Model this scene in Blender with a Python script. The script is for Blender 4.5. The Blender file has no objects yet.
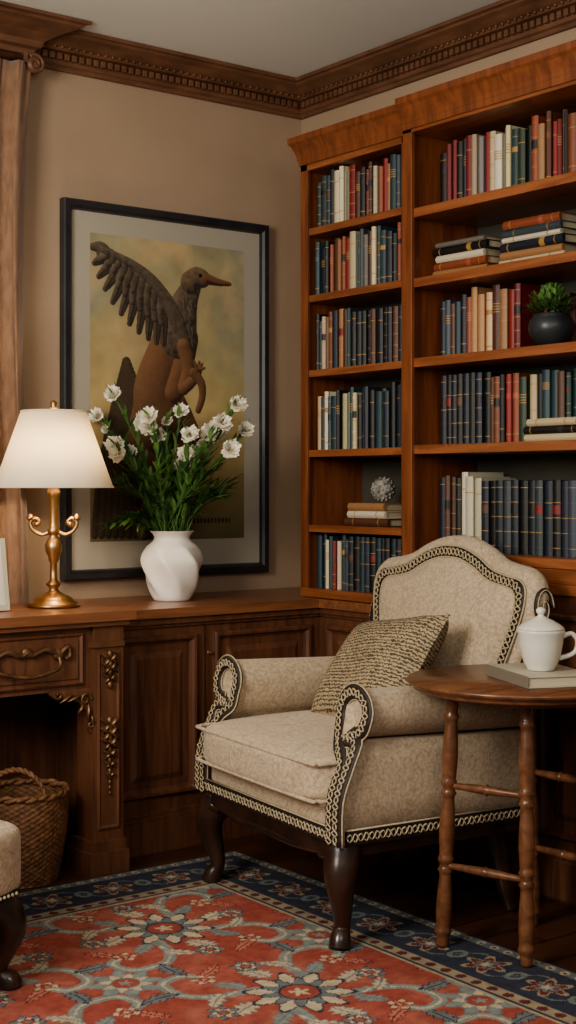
import bpy, bmesh, math, random
import numpy as np
from mathutils import Vector, Matrix
random.seed(7)
rng = np.random.RandomState(3)
pi = math.pi

def lin1(c):
    c = c/255.0
    return c/12.92 if c <= 0.04045 else ((c+0.055)/1.055)**2.4
def C(r, g, b): return (lin1(r), lin1(g), lin1(b), 1.0)

# ------------------------------------------------------------ materials
def newmat(name):
    m = bpy.data.materials.new(name); m.use_nodes = True
    nt = m.node_tree
    return m, nt, nt.nodes['Principled BSDF']

def mat(name, c1, c2=None, rough=.5, metal=0, nscale=6, stretch=(1,1,1), bump=0, bscale=80, coat=0, detail=6, bstretch=None, sheen=0, dist=0, lo=.35, hi=.65):
    m, nt, p = newmat(name)
    N, L = nt.nodes, nt.links
    p.inputs['Roughness'].default_value = rough
    p.inputs['Metallic'].default_value = metal
    p.inputs['Coat Weight'].default_value = coat
    p.inputs['Coat Roughness'].default_value = .2
    p.inputs['Sheen Weight'].default_value = sheen
    p.inputs['Base Color'].default_value = c1
    tc = N.new('ShaderNodeTexCoord')
    if c2:
        mp = N.new('ShaderNodeMapping'); mp.inputs['Scale'].default_value = stretch
        nz = N.new('ShaderNodeTexNoise'); nz.inputs['Scale'].default_value = nscale
        nz.inputs['Detail'].default_value = detail; nz.inputs['Distortion'].default_value = dist
        rp = N.new('ShaderNodeValToRGB')
        rp.color_ramp.elements[0].color = c1; rp.color_ramp.elements[1].color = c2
        rp.color_ramp.elements[0].position = lo; rp.color_ramp.elements[1].position = hi
        L.new(tc.outputs['Object'], mp.inputs['Vector']); L.new(mp.outputs[0], nz.inputs['Vector'])
        L.new(nz.outputs['Fac'], rp.inputs[0]); L.new(rp.outputs[0], p.inputs['Base Color'])
    if bump:
        mp2 = N.new('ShaderNodeMapping'); mp2.inputs['Scale'].default_value = bstretch or (1,1,1)
        n2 = N.new('ShaderNodeTexNoise'); n2.inputs['Scale'].default_value = bscale; n2.inputs['Detail'].default_value = 3
        b = N.new('ShaderNodeBump'); b.inputs['Strength'].default_value = bump; b.inputs['Distance'].default_value = .004
        L.new(tc.outputs['Object'], mp2.inputs['Vector']); L.new(mp2.outputs[0], n2.inputs['Vector'])
        L.new(n2.outputs['Fac'], b.inputs['Height']); L.new(b.outputs[0], p.inputs['Normal'])
    return m

def attrmat(name, rough=.6, bump=0, bscale=200, spec=.5):
    m, nt, p = newmat(name)
    a = nt.nodes.new('ShaderNodeAttribute'); a.attribute_name = 'Col'
    nt.links.new(a.outputs['Color'], p.inputs['Base Color'])
    p.inputs['Roughness'].default_value = rough
    p.inputs['Specular IOR Level'].default_value = spec
    if bump:
        tc = nt.nodes.new('ShaderNodeTexCoord')
        n2 = nt.nodes.new('ShaderNodeTexNoise'); n2.inputs['Scale'].default_value = bscale
        b = nt.nodes.new('ShaderNodeBump'); b.inputs['Strength'].default_value = bump; b.inputs['Distance'].default_value = .004
        nt.links.new(tc.outputs['Object'], n2.inputs['Vector'])
        nt.links.new(n2.outputs['Fac'], b.inputs['Height']); nt.links.new(b.outputs[0], p.inputs['Normal'])
    return m

M_wall = mat('wall_paint', C(162,140,118), C(168,146,124), rough=.85, nscale=3, bump=.15, bscale=150)
M_ceil = mat('ceiling_paint', C(224,228,224), C(228,232,228), rough=.9, nscale=2)
M_crown = mat('crown_wood', C(96,66,48), C(122,86,64), rough=.5, nscale=8, stretch=(1,1,4), bump=.3, bscale=60)
M_woodV = mat('mahogany_vertical', C(106,59,36), C(138,81,50), rough=.42, nscale=5, stretch=(9,9,.7), dist=.6, coat=.2, bump=.08, bscale=60, bstretch=(6,6,.5))
M_woodH = mat('mahogany_shelf', C(120,70,43), C(154,96,61), rough=.42, nscale=5, stretch=(9,.7,9), dist=.6, coat=.2, bump=.08, bscale=60, bstretch=(6,.5,6))
M_deskV = mat('walnut_vertical', C(86,54,38), C(112,74,52), rough=.42, nscale=5, stretch=(9,9,.8), dist=.6, coat=.2, bump=.08, bscale=60, bstretch=(6,6,.5))
M_deskH = mat('walnut_top', C(112,70,46), C(142,94,64), rough=.35, nscale=5, stretch=(.7,9,9), dist=.6, coat=.3)
M_back = mat('bookcase_back_panel', C(66,66,58), C(80,78,68), rough=.7, nscale=3)
M_dark = mat('dark_chair_wood', C(42,28,22), C(62,42,32), rough=.3, nscale=12, coat=.4)
M_gold = mat('antique_gilt', C(136,104,76), C(92,66,46), rough=.45, metal=.6, nscale=30)
M_brass = mat('brass', C(200,160,112), C(166,126,84), rough=.33, metal=.9, nscale=12)
M_table = mat('walnut_table', C(90,57,39), C(122,82,56), rough=.33, nscale=6, stretch=(1.2,6,6), dist=.8, coat=.3)
M_white = mat('white_ceramic', C(216,212,200), rough=.25, coat=.3)
M_vase = mat('matte_ceramic', C(236,232,224), C(228,222,212), rough=.4, nscale=10)
M_frame = mat('black_frame', C(38,38,42), C(50,50,54), rough=.35, nscale=10, coat=.2)
M_mat = mat('mat_board', C(166,160,146), rough=.9)
M_bead = mat('cream_braid', C(186,172,146), C(156,142,116), rough=.6, nscale=200)
M_band = mat('trim_band', C(34,25,21), C(52,40,33), rough=.6, nscale=150)
M_curt = mat('curtain_fabric', C(126,96,74), C(144,112,88), rough=.85, nscale=60, stretch=(1,1,.3), bump=.3, bscale=300, sheen=.3)
M_leaf = mat('leaf_green', C(58,90,46), C(102,140,74), rough=.5, nscale=14)
M_stem = mat('stem_green', C(82,116,60), rough=.5)
M_petal = mat('white_petals', C(244,240,226), C(232,224,202), rough=.6, nscale=60)
M_wick = mat('wicker', C(100,68,46), C(142,102,70), rough=.6, nscale=50, bump=.5, bscale=200)
M_pot = mat('dark_pot', C(36,40,44), C(48,52,56), rough=.4, nscale=10)
M_paper = mat('paper_pages', C(204,194,170), C(186,174,148), rough=.8, nscale=4, stretch=(1,1,60))
M_bookcover = mat('cream_book_cover', C(190,184,166), C(176,168,148), rough=.6, nscale=8)
M_bookdk = mat('grey_book_cover', C(120,112,100), rough=.5)
M_sph = mat('stone_sphere', C(170,166,156), C(100,96,90), rough=.7, nscale=50, bump=.6, bscale=60)
M_book = attrmat('book_cloth', rough=.5, bump=.15, bscale=300)
M_art = attrmat('art_print_paper', rough=.55, spec=.3)
M_rug = attrmat('rug_wool', rough=.95, bump=.6, bscale=260, spec=.1)

# upholstery with woven damask pattern
def fabric(name, c1, c2, c3):
    m = mat(name, c1, c2, rough=.85, nscale=110, bump=.5, bscale=380, sheen=.15)
    nt = m.node_tree; N, L = nt.nodes, nt.links; p = N['Principled BSDF']
    src = p.inputs['Base Color'].links[0].from_socket
    tc = N.new('ShaderNodeTexCoord')
    v = N.new('ShaderNodeTexNoise'); v.inputs['Scale'].default_value = 15; v.inputs['Detail'].default_value = 1.5; v.inputs['Distortion'].default_value = 2.2
    L.new(tc.outputs['Object'], v.inputs['Vector'])
    r = N.new('ShaderNodeValToRGB'); r.color_ramp.elements[0].position = .46; r.color_ramp.elements[1].position = .54
    e = r.color_ramp.elements.new(.5)
    r.color_ramp.elements[0].color = (0,0,0,1); e.color = (1,1,1,1); r.color_ramp.elements[2].color = (0,0,0,1)
    L.new(v.outputs['Fac'], r.inputs[0])
    mx = N.new('ShaderNodeMix'); mx.data_type = 'RGBA'; mx.inputs[7].default_value = c3
    mth = N.new('ShaderNodeMath'); mth.operation = 'MULTIPLY'; mth.inputs[1].default_value = .5
    L.new(r.outputs[0], mth.inputs[0]); L.new(mth.outputs[0], mx.inputs[0])
    L.new(src, mx.inputs[6]); L.new(mx.outputs[2], p.inputs['Base Color'])
    return m
M_fab = fabric('linen_upholstery', C(198,179,154), C(172,153,128), C(148,128,102))

def pillowmat():
    m, nt, p = newmat('woven_pillow'); N, L = nt.nodes, nt.links
    p.inputs['Roughness'].default_value = .9
    tc = N.new('ShaderNodeTexCoord')
    w = N.new('ShaderNodeTexWave'); w.wave_type = 'BANDS'; w.bands_direction = 'Y'
    w.inputs['Scale'].default_value = 30; w.inputs['Distortion'].default_value = 6; w.inputs['Detail'].default_value = 3
    w.inputs['Detail Scale'].default_value = 4
    w2 = N.new('ShaderNodeTexNoise'); w2.inputs['Scale'].default_value = 160
    ad = N.new('ShaderNodeMath'); ad.operation = 'MULTIPLY_ADD'; ad.inputs[1].default_value = .5
    L.new(w2.outputs['Fac'], ad.inputs[0])
    hf = N.new('ShaderNodeMath'); hf.operation = 'MULTIPLY'; hf.inputs[1].default_value = .6
    L.new(w.outputs['Fac'], hf.inputs[0]); L.new(hf.outputs[0], ad.inputs[2])
    r = N.new('ShaderNodeValToRGB')
    r.color_ramp.elements[0].position = .32; r.color_ramp.elements[1].position = .7
    r.color_ramp.elements[0].color = C(70,60,48); r.color_ramp.elements[1].color = C(168,151,122)
    L.new(tc.outputs['Object'], w.inputs['Vector']); L.new(tc.outputs['Object'], w2.inputs['Vector'])
    L.new(ad.outputs[0], r.inputs[0]); L.new(r.outputs[0], p.inputs['Base Color'])
    b = N.new('ShaderNodeBump'); b.inputs['Strength'].default_value = .4; b.inputs['Distance'].default_value = .004
    L.new(ad.outputs[0], b.inputs['Height']); L.new(b.outputs[0], p.inputs['Normal'])
    return m
M_pil = pillowmat()

def shademat():
    m, nt, p = newmat('lamp_shade_linen'); N, L = nt.nodes, nt.links
    p.inputs['Base Color'].default_value = C(242,236,222); p.inputs['Roughness'].default_value = .8
    tr = N.new('ShaderNodeBsdfTranslucent'); tr.inputs['Color'].default_value = C(250,238,216)
    mx = N.new('ShaderNodeMixShader'); mx.inputs[0].default_value = .4
    L.new(p.outputs[0], mx.inputs[1]); L.new(tr.outputs[0], mx.inputs[2])
    L.new(mx.outputs[0], N['Material Output'].inputs['Surface'])
    return m
M_shade = shademat()

def floormat():
    m, nt, p = newmat('wood_floor'); N, L = nt.nodes, nt.links
    tc = N.new('ShaderNodeTexCoord')
    br = N.new('ShaderNodeTexBrick'); br.inputs['Scale'].default_value = 1
    br.inputs['Brick Width'].default_value = 1.2; br.inputs['Row Height'].default_value = .11; br.inputs['Mortar Size'].default_value = .003
    br.inputs['Color1'].default_value = C(92,58,38); br.inputs['Color2'].default_value = C(72,44,30); br.inputs['Mortar'].default_value = C(26,15,10)
    mp = N.new('ShaderNodeMapping'); mp.inputs['Scale'].default_value = (.8,12,1)
    nz = N.new('ShaderNodeTexNoise'); nz.inputs['Scale'].default_value = 5; nz.inputs['Detail'].default_value = 6
    mx = N.new('ShaderNodeMix'); mx.data_type = 'RGBA'; mx.blend_type = 'MULTIPLY'; mx.inputs[0].default_value = .5
    L.new(tc.outputs['Object'], br.inputs['Vector']); L.new(tc.outputs['Object'], mp.inputs['Vector']); L.new(mp.outputs[0], nz.inputs['Vector'])
    L.new(br.outputs['Color'], mx.inputs[6]); L.new(nz.outputs['Color'], mx.inputs[7]); L.new(mx.outputs[2], p.inputs['Base Color'])
    p.inputs['Roughness'].default_value = .35
    return m
M_floor = floormat()

# ------------------------------------------------------------ mesh builder
def spline(pts, n=8, closed=False):
    pts = [Vector(p) for p in pts]; out = []
    N = len(pts)
    rngi = range(N if closed else N-1)
    for i in rngi:
        if closed: p0, p1, p2, p3 = pts[(i-1) % N], pts[i], pts[(i+1) % N], pts[(i+2) % N]
        else: p0, p1, p2, p3 = pts[max(i-1,0)], pts[i], pts[i+1], pts[min(i+2,N-1)]
        for k in range(n):
            t = k/n
            out.append(.5*((2*p1)+(p2-p0)*t+(2*p0-5*p1+4*p2-p3)*t*t+(3*p1-p0-3*p2+p3)*t**3))
    if not closed: out.append(pts[-1])
    return out
def resample(pts, step):
    pts=[Vector(p) for p in pts]; out=[pts[0]]; acc=step
    for a,b in zip(pts[:-1],pts[1:]):
        L=(b-a).length
        if L<1e-9: continue
        while acc<=L:
            out.append(a+(b-a)*(acc/L)); acc+=step
        acc-=L
    return out

class MB:
    def __init__(s): s.v=[]; s.f=[]; s.m=[]; s.sm=[]; s.c=[]; s.mats=[]; s.M=Matrix.Identity(4)
    def mi(s, m):
        if m not in s.mats: s.mats.append(m)
        return s.mats.index(m)
    def add(s, vs, fs, m, smooth=False, col=(1,1,1,1)):
        o = len(s.v); M = s.M
        s.v += [tuple(M @ Vector(v)) for v in vs]
        k = s.mi(m)
        for f in fs:
            s.f.append(tuple(i+o for i in f)); s.m.append(k); s.sm.append(smooth); s.c.append(col)
    def box(s, x0, x1, y0, y1, z0, z1, m, col=(1,1,1,1)):
        vs = [(x,y,z) for x in (x0,x1) for y in (y0,y1) for z in (z0,z1)]
        s.add(vs, [(0,1,3,2),(4,6,7,5),(0,4,5,1),(2,3,7,6),(0,2,6,4),(1,5,7,3)], m, False, col)
    def lathe(s, prof, m, c=(0,0,0), segs=32, fn=None, smooth=True, cap=True):
        vs=[]; fs=[]
        for j,(r,z) in enumerate(prof):
            for i in range(segs):
                a = 2*pi*i/segs
                rr = fn(r,z,a) if fn else r
                vs.append((c[0]+rr*math.cos(a), c[1]+rr*math.sin(a), c[2]+z))
        for j in range(len(prof)-1):
            for i in range(segs):
                k=(i+1)%segs
                fs.append((j*segs+i, j*segs+k, (j+1)*segs+k, (j+1)*segs+i))
        if cap:
            fs.append(tuple(reversed(range(segs)))); fs.append(tuple(range((len(prof)-1)*segs, len(prof)*segs)))
        s.add(vs, fs, m, smooth)
    def tube(s, pts, rad, m, segs=8, cap=True, closed=False, smooth=True, sx=1.0, sy=1.0, up=None):
        pts=[Vector(p) for p in pts]; n=len(pts)
        if not hasattr(rad,'__len__'): rad=[rad]*n
        T=[]
        for i in range(n):
            if closed: d=pts[(i+1)%n]-pts[(i-1)%n]
            else: d=pts[min(i+1,n-1)]-pts[max(i-1,0)]
            T.append(d.normalized() if d.length>1e-9 else Vector((0,0,1)))
        if up is None:
            up=Vector((0,0,1)) if abs(T[0].z)<.9 else Vector((1,0,0))
        nrm=(Vector(up)-T[0]*T[0].dot(Vector(up))).normalized()
        vs=[]; fs=[]
        for i in range(n):
            nrm=(nrm-T[i]*T[i].dot(nrm))
            nrm = nrm.normalized() if nrm.length>1e-6 else T[i].orthogonal().normalized()
            b=T[i].cross(nrm)
            for k in range(segs):
                a=2*pi*k/segs
                vs.append(pts[i]+(nrm*math.cos(a)*sx+b*math.sin(a)*sy)*rad[i])
        R = n if closed else n-1
        for i in range(R):
            j=(i+1)%n
            for k in range(segs):
                l=(k+1)%segs
                fs.append((i*segs+k,i*segs+l,j*segs+l,j*segs+k))
        if cap and not closed:
            fs.append(tuple(reversed(range(segs)))); fs.append(tuple(range((n-1)*segs,n*segs)))
        s.add(vs,fs,m,smooth)
    def braid(s, pts, nrm, amp, pitch, r, m):
        P=resample(pts,pitch/8); nrm=Vector(nrm)
        for sg in (1,-1):
            out=[]
            for i,p in enumerate(P):
                t=(P[min(i+1,len(P)-1)]-P[max(i-1,0)]).normalized(); lat=t.cross(nrm)
                if lat.length>1e-6: lat.normalize()
                ph=2*pi*i/8
                out.append(p+lat*amp*math.sin(ph)*sg+nrm*.0015*math.sin(2*ph+sg*pi/2))
            s.tube(out,r,m,5)
    def sphere(s, c, r, m, u=12, v=8, sc=(1,1,1), smooth=True):
        vs=[(c[0],c[1],c[2]-r*sc[2])]; fs=[]
        for j in range(1,v):
            ph=-pi/2+pi*j/v
            for i in range(u):
                a=2*pi*i/u
                vs.append((c[0]+r*sc[0]*math.cos(ph)*math.cos(a), c[1]+r*sc[1]*math.cos(ph)*math.sin(a), c[2]+r*sc[2]*math.sin(ph)))
        vs.append((c[0],c[1],c[2]+r*sc[2])); T=len(vs)-1
        for i in range(u):
            k=(i+1)%u
            fs.append((0,1+k,1+i)); fs.append((T,1+(v-2)*u+i,1+(v-2)*u+k))
            for j in range(v-2):
                fs.append((1+j*u+i,1+j*u+k,1+(j+1)*u+k,1+(j+1)*u+i))
        s.add(vs,fs,m,smooth)
    def beads(s, pts, sp, r, m):
        for p in resample(pts,sp): s.sphere(p,r,m,6,4)
    def prism(s, poly, f0, f1, m, smooth=False, col=(1,1,1,1)):
        n=len(poly)
        vs=[f0(*p) for p in poly]+[f1(*p) for p in poly]
        fs=[(i,(i+1)%n,n+(i+1)%n,n+i) for i in range(n)]
        s.add(vs,fs,m,smooth,col)
        s.add([vs[i] for i in range(n)],[tuple(reversed(range(n)))],m,False,col)
        s.add([vs[n+i] for i in range(n)],[tuple(range(n))],m,False,col)
    def rings(s, u0,u1,v0,v1, prof, m, fill=None):
        vs=[]; fs=[]
        for (i,w) in prof:
            vs += [(u0+i,v0+i,w),(u1-i,v0+i,w),(u1-i,v1-i,w),(u0+i,v1-i,w)]
        for j in range(len(prof)-1):
            for k in range(4):
                l=(k+1)%4
                fs.append((j*4+k,j*4+l,(j+1)*4+l,(j+1)*4+k))
        s.add(vs,fs,m)
        n=len(prof)-1
        s.add(vs[n*4:n*4+4],[(0,1,2,3)],fill or m)
    def rbox(s, c, dim, m, n=8, p=6, puff=0, puffb=0):
        idx={}; vs=[]; fs=[]
        def vert(q):
            key=tuple(round(t,5) for t in q)
            if key in idx: return idx[key]
            x,y,z=q; k=(abs(x)**p+abs(y)**p+abs(z)**p)**(-1/p)
            X,Y,Z=x*k,y*k,z*k
            g=(1-X*X)*(1-Y*Y)
            Z = Z*(1+(puff if Z>0 else puffb)*g)
            vs.append((c[0]+X*dim[0]/2,c[1]+Y*dim[1]/2,c[2]+Z*dim[2]/2)); idx[key]=len(vs)-1
            return idx[key]
        g=[-1+2*i/n for i in range(n+1)]
        g=[math.copysign(abs(t)**.6,t) if t else 0 for t in g]
        for ax in range(3):
            for sg in (-1,1):
                for i in range(n):
                    for j in range(n):
                        q=[]
                        for (a,b) in ((i,j),(i+1,j),(i+1,j+1),(i,j+1)):
                            t=[0,0,0]; t[ax]=sg; t[(ax+1)%3]=g[a]; t[(ax+2)%3]=g[b]; q.append(vert(t))
                        if sg<0: q.reverse()
                        fs.append(tuple(q))
        s.add(vs,fs,m,True)
    def build(s, name, loc=(0,0,0), rz=0, bevel=0, usecol=False, rot=None, normals=True):
        me=bpy.data.meshes.new(name); me.from_pydata(s.v,[],s.f); me.update()
        for m in s.mats: me.materials.append(m)
        me.polygons.foreach_set('material_index', s.m)
        me.polygons.foreach_set('use_smooth', s.sm)
        if normals:
            bm=bmesh.new(); bm.from_mesh(me); bmesh.ops.recalc_face_normals(bm,faces=bm.faces); bm.to_mesh(me); bm.free()
        if usecol:
            at=me.color_attributes.new('Col','FLOAT_COLOR','CORNER')
            arr=[]
            for p in me.polygons:
                arr += list(s.c[p.index])*p.loop_total
            at.data.foreach_set('color',arr)
        ob=bpy.data.objects.new(name,me); bpy.context.scene.collection.objects.link(ob)
        ob.location=loc; ob.rotation_euler=rot or (0,0,rz)
        if bevel:
            b=ob.modifiers.new('bevel','BEVEL'); b.width=bevel; b.segments=2; b.limit_method='ANGLE'; b.angle_limit=math.radians(50)
        return ob

# frames: local (u,v,w) -> world ; back wall faces -Y ; right wall faces -X
def FB(y): return Matrix(((1,0,0,0),(0,0,-1,y),(0,1,0,0),(0,0,0,1)))
def FR(x): return Matrix(((0,0,-1,x),(1,0,0,0),(0,1,0,0),(0,0,0,1)))   # u = world y

CEIL=2.605
# ------------------------------------------------------------ room shell
def slab(name, a, m):
    b=MB(); b.box(*a,m); return b.build(name)
slab('floor',(-4.6,.1,-5.2,.1,-.1,0),M_floor)
slab('ceiling',(-4.6,.1,-5.2,.1,CEIL,CEIL+.1),M_ceil)
slab('wall_back',(-4.6,.1,0,.1,0,CEIL),M_wall)
slab('wall_right',(0,.1,-5.2,0,0,CEIL),M_wall)

# crown moulding profile (out, z)
prof=[(0.001,2.493),(.014,2.493),(.016,2.505),(.024,2.510),(.026,2.518),(.026,2.546),(.046,2.550),(.05,2.558),(.062,2.562),(.082,2.576),(.1,2.584),(.104,2.591),(.116,2.593),(.118,CEIL-.001),(0.001,CEIL-.001)]
b=MB()
b.prism(prof, lambda o,z:(-1.13,-o,z), lambda o,z:(-o,-o,z), M_crown)
x=-1.12
while x<-.06:
    b.box(x,x+.017,-.042,-.02,2.522,2.543,M_crown); b.sphere((x+.0095,-.055,2.558),.006,M_crown,6,4); x+=.027
b.build('trim_crown_back',bevel=.0015)
b=MB()
b.prism(prof, lambda o,z:(-o,-5.2,z), lambda o,z:(-o,-o,z), M_crown)
y=-3.2
while y<-.06:
    b.box(-.042,-.02,y,y+.017,2.522,2.543,M_crown); b.sphere((-.055,y+.0095,2.558),.006,M_crown,6,4); y+=.027
b.build('trim_crown_right',bevel=.0015)
# deeper cornice above the curtain
cp=[(.0,2.505),(.07,2.505),(.075,2.522),(.09,2.528),(.095,2.546),(.13,2.565),(.17,2.578),(.19,2.584),(.195,2.592),(.21,2.594),(.212,CEIL-.001),(0,CEIL-.001)]
b=MB()
b.prism(cp, lambda o,z:(-3.2,-o-.001,z), lambda o,z:(-1.16+max(o-.05,0)*.95,-o-.001,z), M_crown)
b.build('trim_curtain_cornice',bevel=.002)

# curtain + rod
b=MB()
nu,nv=300,60
vs=[];fs=[]
for j in range(nv+1):
    t=j/nv; z=2.470-t*2.462
    gather=max(0,1-t*9)
    for i in range(nu+1):
        s_=i/nu
        x=-1.90+s_*(.730-.022*math.sin(t*pi)-.010*math.sin(t*7))
        ph=s_*2*pi*10.3+1.3*math.sin(s_*17+1.2*t)+.5*math.sin(t*4+s_*9)
        amp=.030*(1+.4*math.sin(s_*31+2.5*t))*(1-.4*gather)
        y=-.088+amp*math.sin(ph)+.010*gather*math.sin(s_*2*pi*42)+.006*math.sin(3*ph+4*t)
        x+=.016*math.sin(ph*2+.6)
        vs.append((x,y,z))
for j in range(nv):
    for i in range(nu):
        a=j*(nu+1)+i; fs.append((a,a+1,a+nu+2,a+nu+1))
b.add(vs,fs,M_curt,True)
cur=b.build('curtain'); sm=cur.modifiers.new('thick','SOLIDIFY'); sm.thickness=.002
b=MB()
b.tube([(-3.1,-.085,2.487),(-1.17,-.085,2.487)],.013,M_crown,10)
R0=.030; cx_,cz_=-1.148,2.470
sp=[(cx_+R0*(1-t/26)*math.cos(pi*.75-t*.5),-.10,cz_+R0*(1-t/26)*math.sin(pi*.75-t*.5)) for t in range(22)]
b.tube(spline(sp,3),.007,M_crown,8)
b.lathe([(.001,-.018),(.027,-.018),(.027,.018),(.001,.018)],M_crown,segs=24)
k=24*4
for i in range(len(b.v)-k,len(b.v)):
    vx=b.v[i]; b.v[i]=(cx_+vx[0],-.085+vx[2],cz_+vx[1])
b.box(-1.19,-1.175,-.1,-.001,2.47,2.50,M_crown)
b.build('curtain_rod')

# ------------------------------------------------------------ sideboard along both walls
PANEL=[(0,0),(0,.010),(.006,.015),(.014,.014),(.02,.006),(.028,.002),(.05,.002),(.068,.009),(.07,.009)]
b=MB()
SX=-1.078
b.box(SX,-.003,-.45,-.003,.10,.72,M_deskV)
b.box(-.27,-.003,-.925,-.45,.10,.72,M_deskV)
b.box(SX,-.003,-.47,-.003,.0,.10,M_deskV)
b.box(-.29,-.003,-.925,-.45,.0,.10,M_deskV)
for z0,z1,o in ((.10,.112,.016),(.112,.125,.008),(.69,.70,.008),(.70,.72,.016)):
    b.box(SX,-.27-o,-.45-o,-.44,z0,z1,M_deskV)
    b.box(-.27-o,-.26,-.925,-.45+.0,z0,z1,M_deskV)
b.box(SX,-.003,-.478,-.003,.72,.75,M_deskH)
b.box(-.298,-.003,-.925,-.47,.72,.75,M_deskH)
b.M=FB(-.45)
b.rings(-1.06,-.77,.17,.665,PANEL,M_deskV)
b.rings(-.705,-.315,.17,.665,PANEL,M_deskV)
b.M=FR(-.27)
b.rings(-.90,-.49,.17,.665,PANEL,M_deskV)
b.M=Matrix.Identity(4)
b.box(-.739,-.736,-.453,-.449,.13,.69,M_dark)
b.lathe([(.008,0),(.008,.003),(.003,.006),(.006,.014),(.002,.018)],M_gold,segs=10)
k=5*10
for i in range(len(b.v)-k,len(b.v)):
    vx=b.v[i]; b.v[i]=(-.722+vx[0],-.45-vx[2],.60+vx[1])
b.build('sideboard_cabinet',bevel=.003)

# ------------------------------------------------------------ desk
b=MB()
X1=-1.108
b.box(-2.35,-1.081,-.605,-.20,.737,.765,M_deskH)
b.box(-2.35,-1.095,-.59,-.20,.722,.737,M_deskH)
b.box(-2.30,X1,-.56,-.53,.54,.722,M_deskV)           # apron
b.box(X1-.10,X1,-.56,-.20,.53,.722,M_deskV)
b.box(X1-.10,X1-.0,-.575,-.48,.10,.722,M_deskV)           # pier
b.box(X1-.02,X1-.0,-.49,-.20,.06,.722,M_deskV)
b.box(X1-.125,X1+.006,-.60,-.46,.0,.07,M_deskV)
b.box(X1-.115,X1+.003,-.59,-.47,.07,.10,M_deskV)
b.box(X1-.108,X1+.001,-.583,-.475,.66,.675,M_deskV)
b.box(-2.30,X1-.02,-.22,-.20,.06,.722,M_deskV)            # back panel
b.box(-2.30,-2.20,-.575,-.48,0,.722,M_deskV)
b.box(-2.20,-2.18,-.49,-.20,.06,.722,M_deskV)
b.M=FB(-.56)
b.rings(-1.72,-1.235,.555,.705,[(0,0),(0,.008),(.006,.012),(.012,.006),(.016,.006),(.02,.01),(.022,.01)],M_deskV)
b.M=Matrix.Identity(4)
b.M=FB(-.575)
b.rings(X1-.088,X1-.012,.13,.645,[(0,0),(0,.004),(.006,.006),(.012,.002),(.014,.002)],M_deskV)
# gilt acanthus on the pier
def leafblob(u,v,l,wd,ang,m=M_gold,w=.006,th=.55):
    pts=[]; rad=[]
    for i in range(9):
        t=i/8
        pts.append((u+l*t*math.cos(ang)+.2*l*t*t*(-math.sin(ang)), v+l*t*math.sin(ang)-.25*l*t*t*abs(math.cos(ang)), w+.006*math.sin(pi*t)))
        rad.append(max(.0012,wd*math.sin(pi*(.12+.83*t))))
    b.tube(pts,rad,m,6,sx=1,sy=.6)
cu=X1-.05
for (v,l,wd) in ((.62,.045,.010),(.595,.04,.009),(.565,.034,.008),(.43,.05,.011),(.405,.05,.011),(.375,.042,.010),(.345,.034,.009),(.315,.028,.007),(.285,.022,.006)):
    for sg in (-1,1):
        leafblob(cu,v,l*.85,wd,pi/2-sg*.75)
        leafblob(cu,v+.01,l*.7,wd*.8,-pi/2+sg*.9)
for v in (.55,.585,.61,.64): b.sphere((cu,v,.010),.009,M_gold,8,6,(1,1.4,.8))
for i in range(14): b.sphere((cu,.235+.016*i,.008),.004+.0005*i,M_gold,8,6,(1,1.6,.8))
# corner scroll bracket (carved, gilt) filling the angle between apron and pier
b.prism([(-1.205,.545),(-1.205,.43),(-1.213,.41),(-1.222,.43),(-1.228,.475),(-1.25,.505),(-1.29,.520),(-1.33,.522),(-1.345,.535),(-1.335,.545)],lambda u,v:(u,v,-.022),lambda u,v:(u,v,-.006),M_deskV)
def scroll(cx,cy,r,a0,turn,w,rt_=.006):
    pts=[(cx+r*(1-t/24)*math.cos(a0+turn*t*.35),cy+r*(1-t/24)*math.sin(a0+turn*t*.35),w) for t in range(20)]
    b.tube(spline(pts,2),[rt_*(1-.5*i/38) for i in range(39)],M_gold,6)
scroll(-1.232,.512,.020,0,1,-.002); scroll(-1.215,.44,.013,pi/2,-1,-.002,.005); scroll(-1.32,.532,.012,pi,1,-.002,.005)
for (u,v,l,wd,an) in ((-1.222,.50,.055,.008,pi*1.42),(-1.245,.525,.05,.008,pi*1.02),(-1.275,.53,.045,.007,pi*1.08),(-1.24,.50,.03,.006,pi*1.25),(-1.214,.47,.04,.006,pi*1.5)):
    leafblob(u,v,l,wd,an,w=-.004)
# bail handle
b.M=FB(-.572)
hc=-1.42
b.tube(spline([(hc-.10,.645,.006),(hc-.095,.615,.02),(hc-.05,.600,.026),(hc,.594,.028),(hc+.05,.600,.026),(hc+.095,.615,.02),(hc+.10,.645,.006)],6),.006,M_gold,8)
for sg in (-1,1):
    b.sphere((hc+sg*.10,.648,.004),.018,M_gold,10,8,(1,1,.5))
    b.tube(spline([(hc+sg*.10,.648,.005),(hc+sg*.06,.665,.006),(hc+sg*.02,.652,.006),(hc,.662,.006)],6),[.008]*19,M_gold,6)
    b.tube(spline([(hc+sg*.10,.648,.005),(hc+sg*.13,.67,.006),(hc+sg*.135,.645,.006),(hc+sg*.12,.635,.006)],6),[.007]*19,M_gold,6)
b.sphere((hc,.66,.004),.016,M_gold,10,8,(1,1,.5))
b.M=Matrix.Identity(4)
b.build('writing_desk',bevel=.003)

# ------------------------------------------------------------ bookcase
XL,XR=-.27,-.31
LY0,LY1=-.358,-.922      # far, near
RY1=-2.05
L_sh=[.781,.995,1.2485,1.519,1.773,2.0]
R_sh=[.929,1.252,1.517,1.761,1.975]
TOPZ=2.225
b=MB()
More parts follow.
